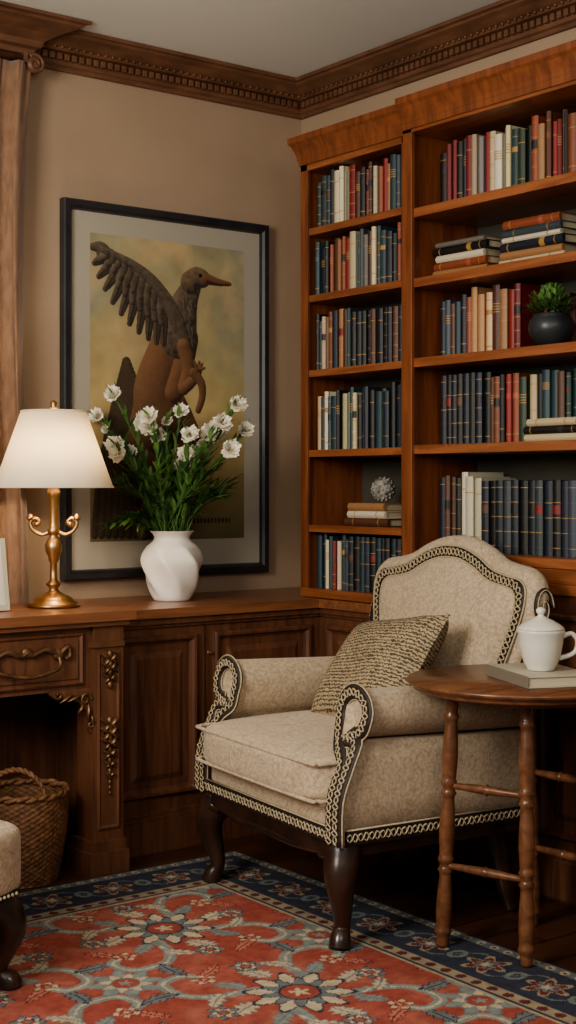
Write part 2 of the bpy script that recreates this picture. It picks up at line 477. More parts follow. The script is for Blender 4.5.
# left section
b.box(XL,-.003,LY0-.022,LY0,.752,TOPZ,M_woodV); b.box(XL,-.003,LY1,LY1+.025,.752,TOPZ,M_woodV)
b.box(-.025,-.003,LY1,LY0,.752,TOPZ,M_back)
b.box(XL-.012,XL,LY0-.037,LY0,.752,TOPZ,M_woodV); b.box(XL-.012,XL,LY1,LY1+.052,.752,TOPZ,M_woodV)
b.box(XL-.012,-.003,LY1,LY0,TOPZ-.03,TOPZ+.05,M_woodH)
b.box(XL-.014,-.003,LY1,LY0,.752,.781,M_woodH)
for z in L_sh[1:]: b.box(XL-.004,-.02,LY1+.02,LY0-.02,z-.024,z,M_woodH)
# right section
b.box(XR,-.003,LY1-.025,LY1,.83,TOPZ,M_woodV); b.box(XR,-.003,RY1,RY1+.025,.83,TOPZ,M_woodV)
b.box(-.025,-.003,RY1,LY1,.83,TOPZ,M_back)
b.box(XR-.014,XR,LY1-.042,LY1,.83,TOPZ,M_woodV); b.box(XR-.014,XR,RY1,RY1+.05,.83,TOPZ,M_woodV)
b.box(XR-.014,-.003,RY1,LY1,TOPZ-.02,TOPZ+.05,M_woodH)
for z in R_sh: b.box(XR-.004,-.02,RY1+.02,LY1-.02,z-.028,z,M_woodH)
# right base
b.box(XR-.004,-.003,RY1,LY1-.004,.0,.90,M_deskV)
b.box(XR-.014,-.003,RY1,LY1-.002,.83,.86,M_woodH); b.box(XR-.01,-.003,RY1,LY1-.002,.86,.90,M_woodH)
b.M=FR(XR-.004)
b.rings(-1.42,-.98,.17,.78,PANEL,M_deskV); b.rings(-1.98,-1.48,.17,.78,PANEL,M_deskV)
b.rings(RY1,LY1-.004,0,.12,[(0,0),(0,.015),(.01,.02),(.012,.02)],M_deskV)
b.M=Matrix.Identity(4)
# cornice
kp=[(0,2.215),(.004,2.215),(.006,2.232),(.009,2.236),(.010,2.25),(.015,2.262),(.024,2.283),(.032,2.292),(.033,2.312),(0,2.312)]
def cornice(xf,ya,yb,far):
    b.prism(kp, lambda o,z:(xf-.012-o,yb,z), lambda o,z:(xf-.012-o,ya+(o if far else 0),z), M_woodV)
    b.box(xf-.02,-.003,yb,ya,2.215,2.310,M_woodV)
    if far:
        b.prism(kp, lambda o,z:(-.003,ya+o,z), lambda o,z:(xf-.012-o,ya+o,z), M_woodV)
cornice(XL,LY0,LY1,True); cornice(XR,LY1,RY1,False)
bookcase=b.build('built_in_bookcase',bevel=.002)

# ------------------------------------------------------------ books
NAVY=C(30,37,50); BLK=C(28,26,26); TEAL=C(38,64,68); SLATE=C(58,70,76); RED=C(122,38,36); CRM=C(188,172,140); TAN=C(154,114,78); BRN=C(88,56,40); RUST=C(134,72,50); GRN=C(46,60,46); GREY=C(116,112,104); GOLDC=C(164,128,74); WHT=C(202,192,170)
def arc(t,k=.006,dx=0):
    return [(-k*math.cos((i/6-.5)*pi)-dx+0.003, (i/6-.5)*t) for i in range(7)]
def book(b,t,h,dep,col,style):
    a=arc(t)
    b.prism(a+[(.010,t/2),(.010,-t/2)], lambda x,y:(x,y,0), lambda x,y:(x,y,h), M_book, col=col)
    b.box(.008,dep,-t/2,-t/2+.0025,0,h,M_book,col); b.box(.008,dep,t/2-.0025,t/2,0,h,M_book,col)
    b.box(.006,dep-.004,-t/2+.0025,t/2-.0025,.003,h-.004,M_book,C(186,172,144))
    def band(z0,z1,c):
        aa=arc(t*1.01,.0066,.0006)
        b.prism(aa+[(.004,t/2),(.004,-t/2)], lambda x,y:(x,y,z0), lambda x,y:(x,y,z1), M_book, col=c)
    lite=tuple(c*1.4+.015 for c in col[:3])+(1,)
    if style==1:
        for f in (.1,.3,.5,.7,.9): band(h*f,h*f+.002,GOLDC if random.random()<.6 else lite)
        if random.random()<.5: band(h*.55,h*.67,random.choice([RED,BLK,BRN,BLK]))
    elif style==2:
        band(h*.12,h*.135,GOLDC); band(h*.87,h*.88,GOLDC); band(h*.64,h*.72,random.choice([GOLDC,lite,BLK,lite]))
    elif style==3:
        for f in (.60,.64,.68,.72): band(h*f,h*f+.0025,GOLDC if col!=WHT and col!=CRM else BRN)
    elif style==4:
        band(h*.2,h*.212,GOLDC); band(h*.78,h*.792,GOLDC)
def row(b,xs,ya,yb,z,h0,h1,pal,styles=(1,2,3,4,5),t0=.016,t1=.032,uniform=False):
    y=ya
    k=0
    while True:
        t=random.uniform(t0,t1)
        if uniform: t=(t0+t1)/2
        if y-t<yb: break
        h=random.uniform(h0,h1) if not uniform else h1-random.uniform(0,.003)
        b.M=Matrix.Translation((xs+random.uniform(-.006,.010),y-t/2,z+.0005))
        col=pal[k%len(pal)] if uniform or len(pal)>6 else random.choice(pal)
        f_=random.uniform(.7,1.3); col=tuple(c*f_*random.uniform(.9,1.1) for c in col[:3])+(1,)
        book(b,t-.0015,h,random.uniform(.15,.18),col,random.choice(styles))
        y-=t; k+=1
    b.M=Matrix.Identity(4)
    return y
def stack(b,xs,yc,z,items):
    for (L_,t,dep,col,ang) in items:
        b.M=Matrix.Translation((xs,yc,z+t/2+.0005)) @ Matrix.Rotation(ang,4,'Z') @ Matrix.Rotation(pi/2,4,'X') @ Matrix.Translation((0,0,-L_/2))
        book(b,t-.001,L_,dep,col,random.choice((2,4,5)))
        z+=t
    b.M=Matrix.Identity(4)
    return z
b=MB(); xs=XL+.022
A=-.397; B_=-.865
row(b,xs,A,B_,2.0,.15,.19,[TEAL,SLATE,TEAL,NAVY,CRM,WHT,GREY,RED,BRN,NAVY,RUST,BRN,CRM,RUST,RED,TAN])
row(b,xs,A,B_,1.773,.155,.195,[TEAL,NAVY,BLK,RUST,BRN,TAN,RUST,RED,CRM,TEAL,SLATE,GREY,BRN,CRM,TEAL])
y=row(b,xs,A,-.62,1.519,.165,.205,[BLK,TEAL,CRM,RUST,NAVY,TAN,BRN,TEAL])
row(b,xs,y,B_,1.519,.17,.18,[NAVY,BLK,NAVY,BRN],styles=(1,4),uniform=True,t0=.022,t1=.03)
y=row(b,xs,A,-.64,1.2485,.17,.205,[CRM,BLK,WHT,SLATE,TEAL,BLK,CRM,GREY,TEAL])
row(b,xs,y,B_,1.2485,.18,.21,[NAVY,TEAL,BLK,SLATE,GRN],styles=(1,4,5))
stack(b,xs,-.66,.995,[(.21,.026,.15,BRN,.03),(.19,.024,.15,WHT,-.02),(.17,.026,.14,TAN,.05)])
y=row(b,xs,A,-.58,.781,.16,.19,[TEAL,NAVY,CRM,TEAL,RED,CRM,SLATE])
row(b,xs,y,B_,.781,.165,.18,[NAVY,BLK,TEAL],styles=(1,4),uniform=True,t0=.024,t1=.03)
# right section
xs=XR+.085; A=-.975; B_=-1.99
y=row(b,xs,A,-1.02,1.975,.17,.19,[BLK,SLATE])
y=row(b,xs,y,-1.20,1.975,.19,.21,[RED,RED,BLK,SLATE,RED,CRM,GREY],t0=.02,t1=.03)
y=row(b,xs,y,-1.62,1.975,.18,.215,[CRM,WHT,GREY,CRM,TEAL,GRN,BLK,RUST,TAN,BRN,RED,RED,BRN,BLK,RUST])
row(b,xs,y,B_,1.975,.18,.215,[BRN,RED,CRM,BLK])
z=stack(b,xs-.01,-1.08,1.761,[(.22,.026,.16,TAN,.05),(.23,.024,.16,RUST,-.03),(.20,.022,.15,WHT,.02),(.24,.024,.16,BLK,-.04),(.2,.016,.15,GREY,.03)])
stack(b,xs-.01,-1.37,1.761,[(.25,.024,.16,CRM,.0),(.23,.022,.16,TAN,.04),(.25,.026,.16,NAVY,-.04),(.22,.016,.15,WHT,.02),(.23,.022,.15,SLATE,-.03),(.21,.026,.15,RUST,.04)])
stack(b,xs-.01,-1.68,1.761,[(.25,.03,.16,RED,.0),(.23,.03,.16,NAVY,.04)])
y=row(b,xs,A,-1.13,1.517,.165,.19,[NAVY,SLATE,BRN,TEAL,NAVY,RUST,BRN],t0=.02,t1=.028)
y=row(b,xs,y,-1.33,1.517,.18,.205,[TAN,TAN,CRM,BRN,TAN,RED,RED,BRN,NAVY],t0=.024,t1=.036)
row(b,xs+.09,y,B_,1.517,.15,.17,[BLK,RED,BRN,NAVY])
y=row(b,xs,A,-1.20,1.252,.205,.215,[NAVY,BLK],styles=(1,),uniform=True,t0=.024,t1=.03)
y=row(b,xs,y,-1.36,1.252,.19,.205,[BRN,RUST,BLK,RED,RUST,GRN,TAN,CRM,WHT,BLK])
zt=stack(b,xs-.02,y-.12,1.252,[(.2,.022,.16,CRM,.0),(.2,.022,.16,BLK,.04),(.19,.022,.16,CRM,-.04)])
row(b,xs+.015,y-.005,y-.225,zt,.125,.14,[BRN,BLK,CRM,TEAL,TAN,GREY])
row(b,xs+.01,y-.235,B_,1.252,.19,.205,[BRN,BLK,CRM,SLATE])
y=row(b,xs,A,-1.07,.929,.215,.23,[BLK,NAVY,BRN,BLK],styles=(1,),t0=.02,t1=.028)
y=row(b,xs,y,-1.17,.929,.22,.24,[CRM,WHT,CRM],t0=.026,t1=.034,styles=(4,))
row(b,xs,y,B_,.929,.205,.215,[NAVY,BLK,NAVY,SLATE],styles=(1,),uniform=True,t0=.028,t1=.034)
b.build('shelved_books',usecol=True)

# decorative ball
b=MB(); b.sphere((XL+.085,-.675,1.072+.0435),.038,M_sph,20,14)
for i in range(90):
    t=i+.5; ph=math.acos(1-2*t/90); th=pi*(1+5**.5)*t
    b.sphere((XL+.085+.038*math.cos(th)*math.sin(ph),-.675+.038*math.sin(th)*math.sin(ph),1.1155+.038*math.cos(ph)),.0045,M_sph,6,4)
b.build('decorative_sphere')

# potted plant on shelf
def leafquad(b,p,d,l,w,m,droop=.2,nrm=None):
    d=Vector(d).normalized(); side=d.cross(Vector((0,0,1)))
    if side.length<.05: side=Vector((1,0,0))
    side.normalize()
    P=Vector(p); vs=[];fs=[]
    n=4
    for i in range(n+1):
        t=i/n; c=P+d*l*t-Vector((0,0,1))*droop*l*t*t
        ww=w*math.sin(pi*min(.97,.12+.86*t))*.5+.0003
        up=side.cross(d)*ww*.35
        vs+= [c-side*ww+up, c, c+side*ww+up]
    for i in range(n):
        a=i*3; fs+=[(a,a+1,a+4,a+3),(a+1,a+2,a+5,a+4)]
    b.add(vs,fs,m,True)
b=MB(); pc=(XR+.060,-1.462,1.5175)
b.lathe([(.03,0),(.045,.01),(.062,.035),(.066,.055),(.06,.075),(.05,.085),(.052,.09),(.046,.09),(.044,.08)],M_pot,pc,28)
for i in range(620):
    u=random.random()*2*pi; e=random.uniform(-.1,1)*pi/2; r=random.uniform(.02,.066)
    d=Vector((math.cos(u)*math.cos(e),math.sin(u)*math.cos(e),math.sin(e)))
    leafquad(b,Vector(pc)+Vector((0,0,.10))+d*r,d+Vector((random.uniform(-.5,.5),random.uniform(-.5,.5),.3)),.020,.007,M_leaf,.1)
b.build('potted_plant',normals=False)

# ------------------------------------------------------------ framed art print
def vnoise(X,Y,s,seed):
    r=np.random.RandomState(seed); G=r.rand(64,64)
    x=X*s; y=Y*s; xi=np.floor(x).astype(int); yi=np.floor(y).astype(int); fx=x-xi; fy=y-yi
    fx=fx*fx*(3-2*fx); fy=fy*fy*(3-2*fy)
    g=lambda a,b_:G[a%64,b_%64]
    return (g(xi,yi)*(1-fx)+g(xi+1,yi)*fx)*(1-fy)+(g(xi,yi+1)*(1-fx)+g(xi+1,yi+1)*fx)*fy
def fbm(X,Y,s,seed):
    return sum(vnoise(X,Y,s*2**k,seed+k)/2**(k+1) for k in range(4))/.94
def col3(r,g,b_): return np.array([lin1(r),lin1(g),lin1(b_)])
def gridobj(name,x,y,pos,Cc,m):
    nx,ny=len(x),len(y)
    me=bpy.data.meshes.new(name)
    V=pos.reshape(-1,3)
    idx=np.arange(nx*ny).reshape(ny,nx)
    F=np.stack([idx[:-1,:-1],idx[:-1,1:],idx[1:,1:],idx[1:,:-1]],-1).reshape(-1,4)
    me.vertices.add(len(V)); me.vertices.foreach_set('co',V.ravel().astype(np.float32))
    me.loops.add(F.size); me.loops.foreach_set('vertex_index',F.ravel().astype(np.int32))
    me.polygons.add(len(F)); me.polygons.foreach_set('loop_start',np.arange(0,F.size,4,dtype=np.int32))
    me.update(calc_edges=True); me.validate()
    at=me.color_attributes.new('Col','FLOAT_COLOR','POINT')
    Ca=np.concatenate([Cc.reshape(-1,3),np.ones((len(V),1))],1)
    at.data.foreach_set('color',Ca.ravel().astype(np.float32))
    me.materials.append(m)
    ob=bpy.data.objects.new(name,me); bpy.context.scene.collection.objects.link(ob)
    return ob
PX=-.012
AX0,AX1,AZ0,AZ1=-.895+PX,-.266+PX,.940,1.972
nx,ny=320,520
gx=np.linspace(0,1,nx); gy=np.linspace(0,1,ny)
U,V=np.meshgrid(gx,gy)
def art(px,py):
    u=(px-90)/153.; v=(py-(235+15*u))/(305-19*u); return u,v*1.63
U2,V2=U,V*1.63
n1=fbm(U2,V2,3,1); n2=fbm(U2,V2,9,11); n3=fbm(U2,V2,45,21)
bgt=col3(156,150,120); bgm=col3(178,158,110); bgb=col3(100,94,66); blue=col3(116,132,122); peach=col3(196,168,128)
t=np.clip(V,0,1)[...,None]
Ca=np.where(t<.55,bgt*(1-t/.55)+bgm*(t/.55),bgm*(1-(t-.55)/.45)+bgb*((t-.55)/.45))
k=np.clip((n1-.42)*4,0,1)[...,None]*np.clip(1-t*1.7,0,1); Ca=Ca*(1-k)+blue*k
k=np.clip((fbm(U2,V2,4,7)-.5)*5,0,1)[...,None]*np.clip(1-t*1.4,0,1); Ca=Ca*(1-.7*k)+peach*.7*k
Ca=Ca*(.8+.4*n2[...,None])
def stroke(pts,w0,w1,c1,c2,tex=.2,light=(-.5,-.6)):
    pts=[art(*p) for p in pts]; best=np.full(U.shape,9.); sgn=np.zeros(U.shape); n=len(pts)
    for i in range(n-1):
        ax,ay=pts[i]; bx,by=pts[i+1]; dx,dy=bx-ax,by-ay
        tt=np.clip(((U2-ax)*dx+(V2-ay)*dy)/(dx*dx+dy*dy+1e-9),0,1)
        ex,ey=U2-ax-tt*dx,V2-ay-tt*dy
        d=np.hypot(ex,ey); w=(w0+(w1-w0)*(i+tt)/(n-1))/153.
        q=d/w; up=q<best; best=np.where(up,q,best); sgn=np.where(up,(ex*light[0]+ey*light[1])/w,sgn)
    m=best<1; k=np.clip(.5+.75*sgn[m]-.15*best[m]**3+tex*(n3[m]-.5)*2,0,1)[:,None]
    Ca[m]=np.array(c1)*(1-k)+np.array(c2)*k; return m
def sm(pts,n=6): return [(p.x,p.y) for p in spline([(a,b_,0) for a,b_ in pts],n)]
dk=col3(48,42,38); dk2=col3(112,100,86); br=col3(58,40,32); br2=col3(146,108,80)
# lower wing / tail plumage
for i in range(9):
    stroke(sm([(124+i*1.5,362+i*4),(112+i*3,410),(100+i*5.5,470),(94+i*6.5,533)],3),4.2,3.4,dk*.9,col3(88,74,58))
# legs
stroke(sm([(166,400),(186,440),(176,480),(170,532)],4),15,5,br*.8,br2*.7)
stroke(sm([(152,398),(140,440),(150,490),(140,532)],4),19,6,br,br2*.9)
# torso and haunch
stroke(sm([(172,332),(161,360),(152,392),(156,425)]),18,23,br,br2,.1)
stroke(sm([(184,338),(180,362),(170,392)]),11,9,br,br2,.1)
# neck & chest feathers
stroke(sm([(190,284),(183,298),(178,314),(175,336)]),8,19,dk*1.2,col3(128,112,94),.5)
for i in range(60):
    f=random.random(); yy=292+50*f; xx=185-10*f+random.uniform(-1,1)*(4+10*f)
    stroke([(xx,yy),(xx+1,yy+6)],1.4,.5,dk,dk2*random.uniform(.9,1.5),0)
# upper wing: three layers of curved feathers
tips=[(160,343),(153,342),(145,338),(136,332),(127,324),(119,314),(111,303),(104,290),(98,278),(94,265),(91,249)]
lead=lambda f:(174-78*f**.9, 322-72*f**.75)
for i,tp in enumerate(tips):
    f=.22+.76*i/10; a=lead(f*.92)
    mid=((a[0]+tp[0])/2+2,(a[1]+tp[1])/2-2.5)
    stroke(sm([a,mid,tp],4),7.6,2.6,dk,dk2*random.uniform(.8,1.1),.15)
    stroke(sm([a,mid,tp],4),.7,.4,dk*.55,dk*.8,0)
for i,tp in enumerate(tips[:-1]):
    f=.2+.76*i/10; a=lead(f); q=(a[0]*.48+tp[0]*.52,a[1]*.48+tp[1]*.52)
    stroke([a,q],5.2,2.6,dk*1.05,dk2*random.uniform(.95,1.25),.25)
for i,tp in enumerate(tips[:-1]):
    f=.2+.76*i/10; a=lead(f); q=(a[0]*.72+tp[0]*.28,a[1]*.72+tp[1]*.28)
    stroke([a,q],4.6,2.6,dk*1.15,dk2*random.uniform(1.0,1.35),.35)
stroke(sm([(178,338),(172,318),(162,298),(146,278),(124,262),(93,248)],5),8.5,2.2,dk*1.1,dk2*1.15,.4)
# head + bill
stroke(sm([(187,282),(193,277),(199,278)],4),10,8,dk*1.4,col3(132,110,88),.35)
stroke([(203,278),(214,281),(228,283)],5,1.8,col3(78,54,42),col3(134,98,74),.1)
stroke([(204,281),(216,284),(226,284)],1.3,.8,col3(56,38,32),col3(70,48,40),0)
stroke([(197,275),(197.5,275)],1.5,1.5,col3(16,12,12),col3(16,12,12),0)
# arms
stroke(sm([(180,346),(185,368),(180,386)],4),7,6,br,br2*1.1,.1)
stroke(sm([(180,388),(191,378),(195,369)],4),5.5,4,br,br2*1.1,.1)
stroke(sm([(190,372),(198,382),(199,396),(195,409)],4),4.5,3,br,br2,.1)
for q in ((196,361),(199,363),(201,367),(191,361)): stroke([(194,369),q],2,1.3,br,br2,.1)
m=(V>.93)&(V<.945)&(U>.55)&(U<.9)&(np.sin(U*260)>-.3); Ca[m]=col3(60,54,40)
pos=np.stack([AX0+U*(AX1-AX0),np.full(U.shape,-.0175),AZ1-V*(AZ1-AZ0)],-1)
pr=gridobj('print',gx,gy,pos,Ca,M_art)
b=MB(); b.M=FB(-.003)
b.rings(-1.0+PX,-.163+PX,.815,2.075,[(0,0),(0,.03),(.004,.035),(.022,.035),(.03,.028),(.034,.016)],M_frame,fill=M_mat)
b.M=FB(0)
bw=.006
for (u0,u1,v0,v1) in ((AX0-bw,AX1+bw,AZ0-bw,AZ0),(AX0-bw,AX1+bw,AZ1,AZ1+bw),(AX0-bw,AX0,AZ0,AZ1),(AX1,AX1+bw,AZ0,AZ1)):
    b.box(u0,u1,v0,v1,.0170,.0195,M_mat)
b.M=Matrix.Identity(4)
fr=b.build('framed_art_print')
pr.location=(0,-.0025,0); pr.parent=fr

# ------------------------------------------------------------ rug
RX0,RX1,RY0_,RY1_=-2.9,-.725,-3.0,-.606
nx,ny=484,535
gx=np.linspace(RX0,RX1,nx); gy=np.linspace(RY0_,RY1_,ny)
X,Y=np.meshgrid(gx,gy)
red=col3(146,78,68); salm=col3(174,114,98); sl=col3(108,114,116); nav=col3(58,60,72); crm=col3(178,164,140); teal=col3(124,132,128); dred=col3(106,54,50)
Cr=np.tile(red,(ny,nx,1)).astype(float)
nz=fbm(X,Y,14,40); kk=np.clip((nz-.42)*3,0,1)[...,None]; Cr=Cr*(1-kk*.45)+salm*kk*.45
def pm(m,c): Cr[m]=c
def flower(cx,cy,R,n=8,rot=0,a=crm,b_=sl,c=nav):
    dx,dy=X-cx,Y-cy; r=np.hypot(dx,dy); th=np.arctan2(dy,dx)+rot
    w=.82+.18*np.cos(n*th)
    pm(r<R*w,c); pm(r<R*w*.92,a); pm(r<R*.72*(.8+.2*np.cos(n*th+pi)),c); pm(r<R*.66*(.8+.2*np.cos(n*th+pi)),b_)
    pm(r<R*.38,c); pm(r<R*.33,red); pm(r<R*.2*(.7+.3*np.cos(5*th)),a)
def leaf(cx,cy,l,w,ang,c1,c2=nav):
    dx,dy=X-cx,Y-cy; u=dx*math.cos(ang)+dy*math.sin(ang); v=-dx*math.sin(ang)+dy*math.cos(ang)
    v=v-.35*u*u/l
    t=np.clip(u/l,0,1); W=w*np.sin(pi*t)**.7*(1+.25*np.cos(t*30)); ok=(u>0)&(u<l)
    pm(ok&(np.abs(v)<W),c2); pm(ok&(np.abs(v)<W-.004),c1); pm(ok&(np.abs(v)<.0022),c2)
def vine(pts,w,c):
    pts=spline([(p[0],p[1],0) for p in pts],10)
    x0=min(p.x for p in pts)-.03; x1=max(p.x for p in pts)+.03; y0=min(p.y for p in pts)-.03; y1=max(p.y for p in pts)+.03
    i0,i1=np.searchsorted(gx,[x0,x1]); j0,j1=np.searchsorted(gy,[y0,y1])
    Xs,Ys=X[j0:j1,i0:i1],Y[j0:j1,i0:i1]
    if Xs.size==0: return
    d=np.full(Xs.shape,9.)
    for p in pts: d=np.minimum(d,np.hypot(Xs-p.x,Ys-p.y))
    sub=Cr[j0:j1,i0:i1]; sub[d<w]=c
sx,sy=.56,.56
for i in range(-4,3):
    for j in range(-5,3):
        cx=-1.31+i*sx; cy=-1.12+j*sy
        if not(RX0-.3<cx<RX1+.3 and RY0_-.3<cy<RY1_+.3): continue
        for q in range(4):
            a=q*pi/2+pi/4; ca,sa=math.cos(a),math.sin(a)
            def R(x,y): return (cx+x*ca-y*sa,cy+x*sa+y*ca)
            vine([R(.1,0),R(.17,.05),R(.25,.06),R(.31,-.0),R(.28,-.06),R(.22,-.05)],.015,teal)
            vine([R(.14,.02),R(.17,.05),R(.25,.06),R(.31,-.0),R(.28,-.06),R(.22,-.05)],.004,crm)
            lx,ly=R(.16,.03); leaf(lx,ly,.09,.020,a+1.1,crm,sl); lx,ly=R(.26,.05); leaf(lx,ly,.10,.022,a+.5,sl)
            lx,ly=R(.24,-.06); leaf(lx,ly,.09,.018,a-2.2,salm,dred); lx,ly=R(.12,0); leaf(lx,ly,.08,.022,a-.6,teal,sl)
            fx,fy=R(.225,-.045); flower(fx,fy,.032,5,a,crm,salm,dred)
        for q in range(4):
            a=q*pi/2; leaf(cx+.11*math.cos(a),cy+.11*math.sin(a),.085,.028,a,crm,sl)
            flower(cx+.205*math.cos(a),cy+.205*math.sin(a),.04,6,a,sl,crm,nav)
        flower(cx,cy,.13,10,0,crm,sl,nav)
        flower(cx+sx/2,cy+sy/2,.09,8,.3,teal,crm,sl)
# border
d=np.minimum(np.minimum(X-RX0,RX1-X),np.minimum(Y-RY0_,RY1_-Y))
along=np.where(np.minimum(X-RX0,RX1-X)<np.minimum(Y-RY0_,RY1_-Y),Y,X)
BW=.27
m=d<BW; Cr[m]=nav
mm=(d>BW-.012)&(d<BW); Cr[mm]=crm*.8
def strip(d0,d1,bg,fg,per):
    m=(d>d0)&(d<d1); Cr[m]=bg
    c=(d0+d1)/2; h=(d1-d0)/2
    a=((along/per)%1-.5)*per
    r=np.hypot(a,(d-c)); m2=m&(r<h*.75); Cr[m2]=fg; m3=m&(r<h*.3); Cr[m3]=nav
strip(.012,.045,sl*.8,crm*.8,.045)
strip(.215,.25,crm*.65,dred,.05)
c0=.13; per=.19
a=((along/per)%1-.5)*per; r=np.hypot(a,d-c0); th=np.arctan2(d-c0,a)
M0=(d>.05)&(d<.21)
w=.062*(.75+.25*np.cos(6*th)); Cr[M0&(r<w)]=crm*.65; Cr[M0&(r<w*.8)]=dred; Cr[M0&(r<w*.5)]=sl; Cr[M0&(r<w*.25)]=crm
a2=(((along+per/2)/per)%1-.5)*per; r2=np.hypot(a2*1.3,d-c0); Cr[M0&(r2<.03)]=teal*.8; Cr[M0&(r2<.015)]=nav
vv=np.abs(d-c0-.05*np.sin(along*2*pi/per))<.004; Cr[M0&vv&(r>.06)]=sl
Cr*= (.72+.56*fbm(X,Y,70,60))[...,None]
Cr*= (.85+.3*fbm(X,Y,3,90))[...,None]
Z=np.full(X.shape,.007); Z[0,:]=Z[-1,:]=Z[:,0]=Z[:,-1]=.001
gridobj('area_rug',gx,gy,np.stack([X,Y,Z],-1),Cr,M_rug)

# ------------------------------------------------------------ armchair
def yback(z): return .180+(z-.42)*.18
def armchair(name, loc, rz):
    b=MB()
    WS=1.085
    b.M=Matrix.Diagonal((WS,1,1,1))
    # seat frame
    b.rbox((0,-.03,.305),(.655,.61,.11),M_fab,8,14)
    b.box(-.330,.330,-.338,.26,.222,.258,M_dark)
    # arms
    def yf(z):
        pts=[(.2,-.338),(.35,-.336),(.45,-.305),(.52,-.272),(.60,-.262),(.7,-.262)]
        for (z0,y0),(z1,y1) in zip(pts[:-1],pts[1:]):
            if z<=z1: t=(z-z0)/(z1-z0); t=t*t*(3-2*t); return y0+(y1-y0)*t
        return pts[-1][1]
    poly=[(.303,.256),(.303,.36),(.300,.44),(.275,.475),(.252,.50),(.248,.54)]
    c=(.304,.564); R=.060
    for i in range(13):
        a=pi*1.0-(pi*1.62)*i/12
        poly.append((c[0]+R*math.cos(a),c[1]+R*math.sin(a)))
    poly+=[(.338,.50),(.343,.44),(.343,.36),(.343,.256)]
    for sg in (-1,1):
        n=len(poly)
        ys=[0,.012,.05,.2,.35,1]
        vs=[];fs=[]
        for k,t in enumerate(ys):
            for (x,z) in poly:
                y0=yf(z); y1=.25
                y=y0+t*(y1-y0) if k not in (1,) else y0+.008
                ins=.006 if k==0 else 0
                cx=.31
                z_=z-.018*t*(z>.48) 
                vs.append((sg*(x+(cx-x)*ins*6),y,z_-(z-.5)*ins))
        for k in range(len(ys)-1):
            for i in range(n):
                j=(i+1)%n; fs.append((k*n+i,k*n+j,(k+1)*n+j,(k+1)*n+i))
        b.add(vs,fs,M_fab,True)
        b.add(vs[:n],[tuple(range(n))],M_fab); b.add(vs[-n:],[tuple(range(n))],M_fab)
        def off(k,dy=0):
            out=[]
            for i,(x,z) in enumerate(poly):
                p0=Vector(poly[max(i-1,0)]); p1=Vector(poly[min(i+1,n-1)]); t=(p1-p0).normalized(); nn=Vector((t.y,-t.x))
                q=Vector((x,z))+nn*k; out.append((sg*q.x,yf(q.y)-.003+dy,q.y))
            return spline(out,4)
        for o_ in (-.004,.004,.012,.018): b.tube(off(o_),.0080,M_band,6)
        b.tube(off(-.013,-.001),.0024,M_bead,5); b.tube(off(.027,-.001),.0022,M_bead,5)
        b.braid(off(.007,-.009),(0,-1,0),.0090,.032,.0021,M_bead)
        # side seam trim
        b.box(min(sg*.341,sg*.349),max(sg*.341,sg*.349),-.325,.24,.256,.292,M_band)
        b.braid([(sg*.351,-.325,.274),(sg*.351,.24,.274)],(sg,0,0),.0095,.032,.0021,M_bead)
        b.tube([(sg*.349,-.325,.293),(sg*.349,.24,.293)],.0024,M_bead,5)
    b.box(-.31,.31,-.344,-.33,.256,.294,M_band)
    b.braid([(-.305,-.346,.275),(.305,-.346,.275)],(0,-1,0),.0095,.032,.0021,M_bead)
    b.tube([(-.305,-.344,.295),(.305,-.344,.295)],.0024,M_bead,5)
    # cushion
    b.rbox((0,-.085,.400),(.615,.61,.125),M_fab,14,6.5,puff=.5,puffb=0)
    for z in (.356,.446):
        w_,d0,d1=.299,-.382,.20
        b.tube(spline([(-w_,d1,z),(-w_,-.30,z),(-w_+.012,d0+.018,z),(-w_+.04,d0+.002,z),(0,d0-.002,z),(w_-.04,d0+.002,z),(w_-.012,d0+.018,z),(w_,-.30,z),(w_,d1,z)],6),.0050,M_fab,8)
    # back
    b.M=Matrix.Diagonal((1.05,1,1,1))
    half=[(.245,.40),(.262,.52),(.286,.63),(.315,.72),(.334,.79),(.334,.845),(.308,.872),(.255,.880),(.19,.895),(.13,.925),(.06,.948),(0,.953)]
    full=[(x,0,z) for x,z in half]+[(-x,0,z) for x,z in reversed(half[:-1])]
    ol=[(p.x,p.z) for p in spline(full,3)]
    n=len(ol); cen=(0,.66)
    def ring(rho,dy,bul):
        return [(cen[0]+(x-cen[0])*rho,yback(cen[1]+(z-cen[1])*rho)+dy-bul,cen[1]+(z-cen[1])*rho) for x,z in ol]
    seq=[(0.02,.062,0),(.9,.062,0),(.97,.058,0),(1,.045,0),(1.0,.015,0),(.985,.002,0),(.955,-.004,0),(.885,0,0),(.87,0,.006),(.83,0,.018),(.75,0,.032),(.55,0,.044),(.3,0,.05),(.02,0,.052)]
    vs=[]
    for q in seq: vs+=ring(*q)
    for k in range(len(seq)-1):
        fs=[]
        for i in range(n):
            j=(i+1)%n; fs.append((k*n+i,k*n+j,(k+1)*n+j,(k+1)*n+i))
        b.add(vs,fs,M_band if k in (5,6) else M_fab,True)
    b.add(vs[:n],[tuple(range(n))],M_fab,True); b.add(vs[-n:],[tuple(range(n))],M_fab,True)
    top=lambda pts:[p for p in pts if p[2]>.50]
    b.tube(top(ring(.990,-.002,0)),.0028,M_bead,5)
    b.tube(top(ring(.882,-.004,0)),.0028,M_bead,5)
    b.braid(top(ring(.938,-.007,0)),(0,-1,0),.0100,.034,.0023,M_bead)
    # rolled outer edge
    rr=[p for p in ring(.985,.036,0) if p[2]>.45]
    b.tube(rr,[.026+.010*min(1,max(0,(.95-abs(.82-p[2])*4))) for p in rr],M_fab,12)
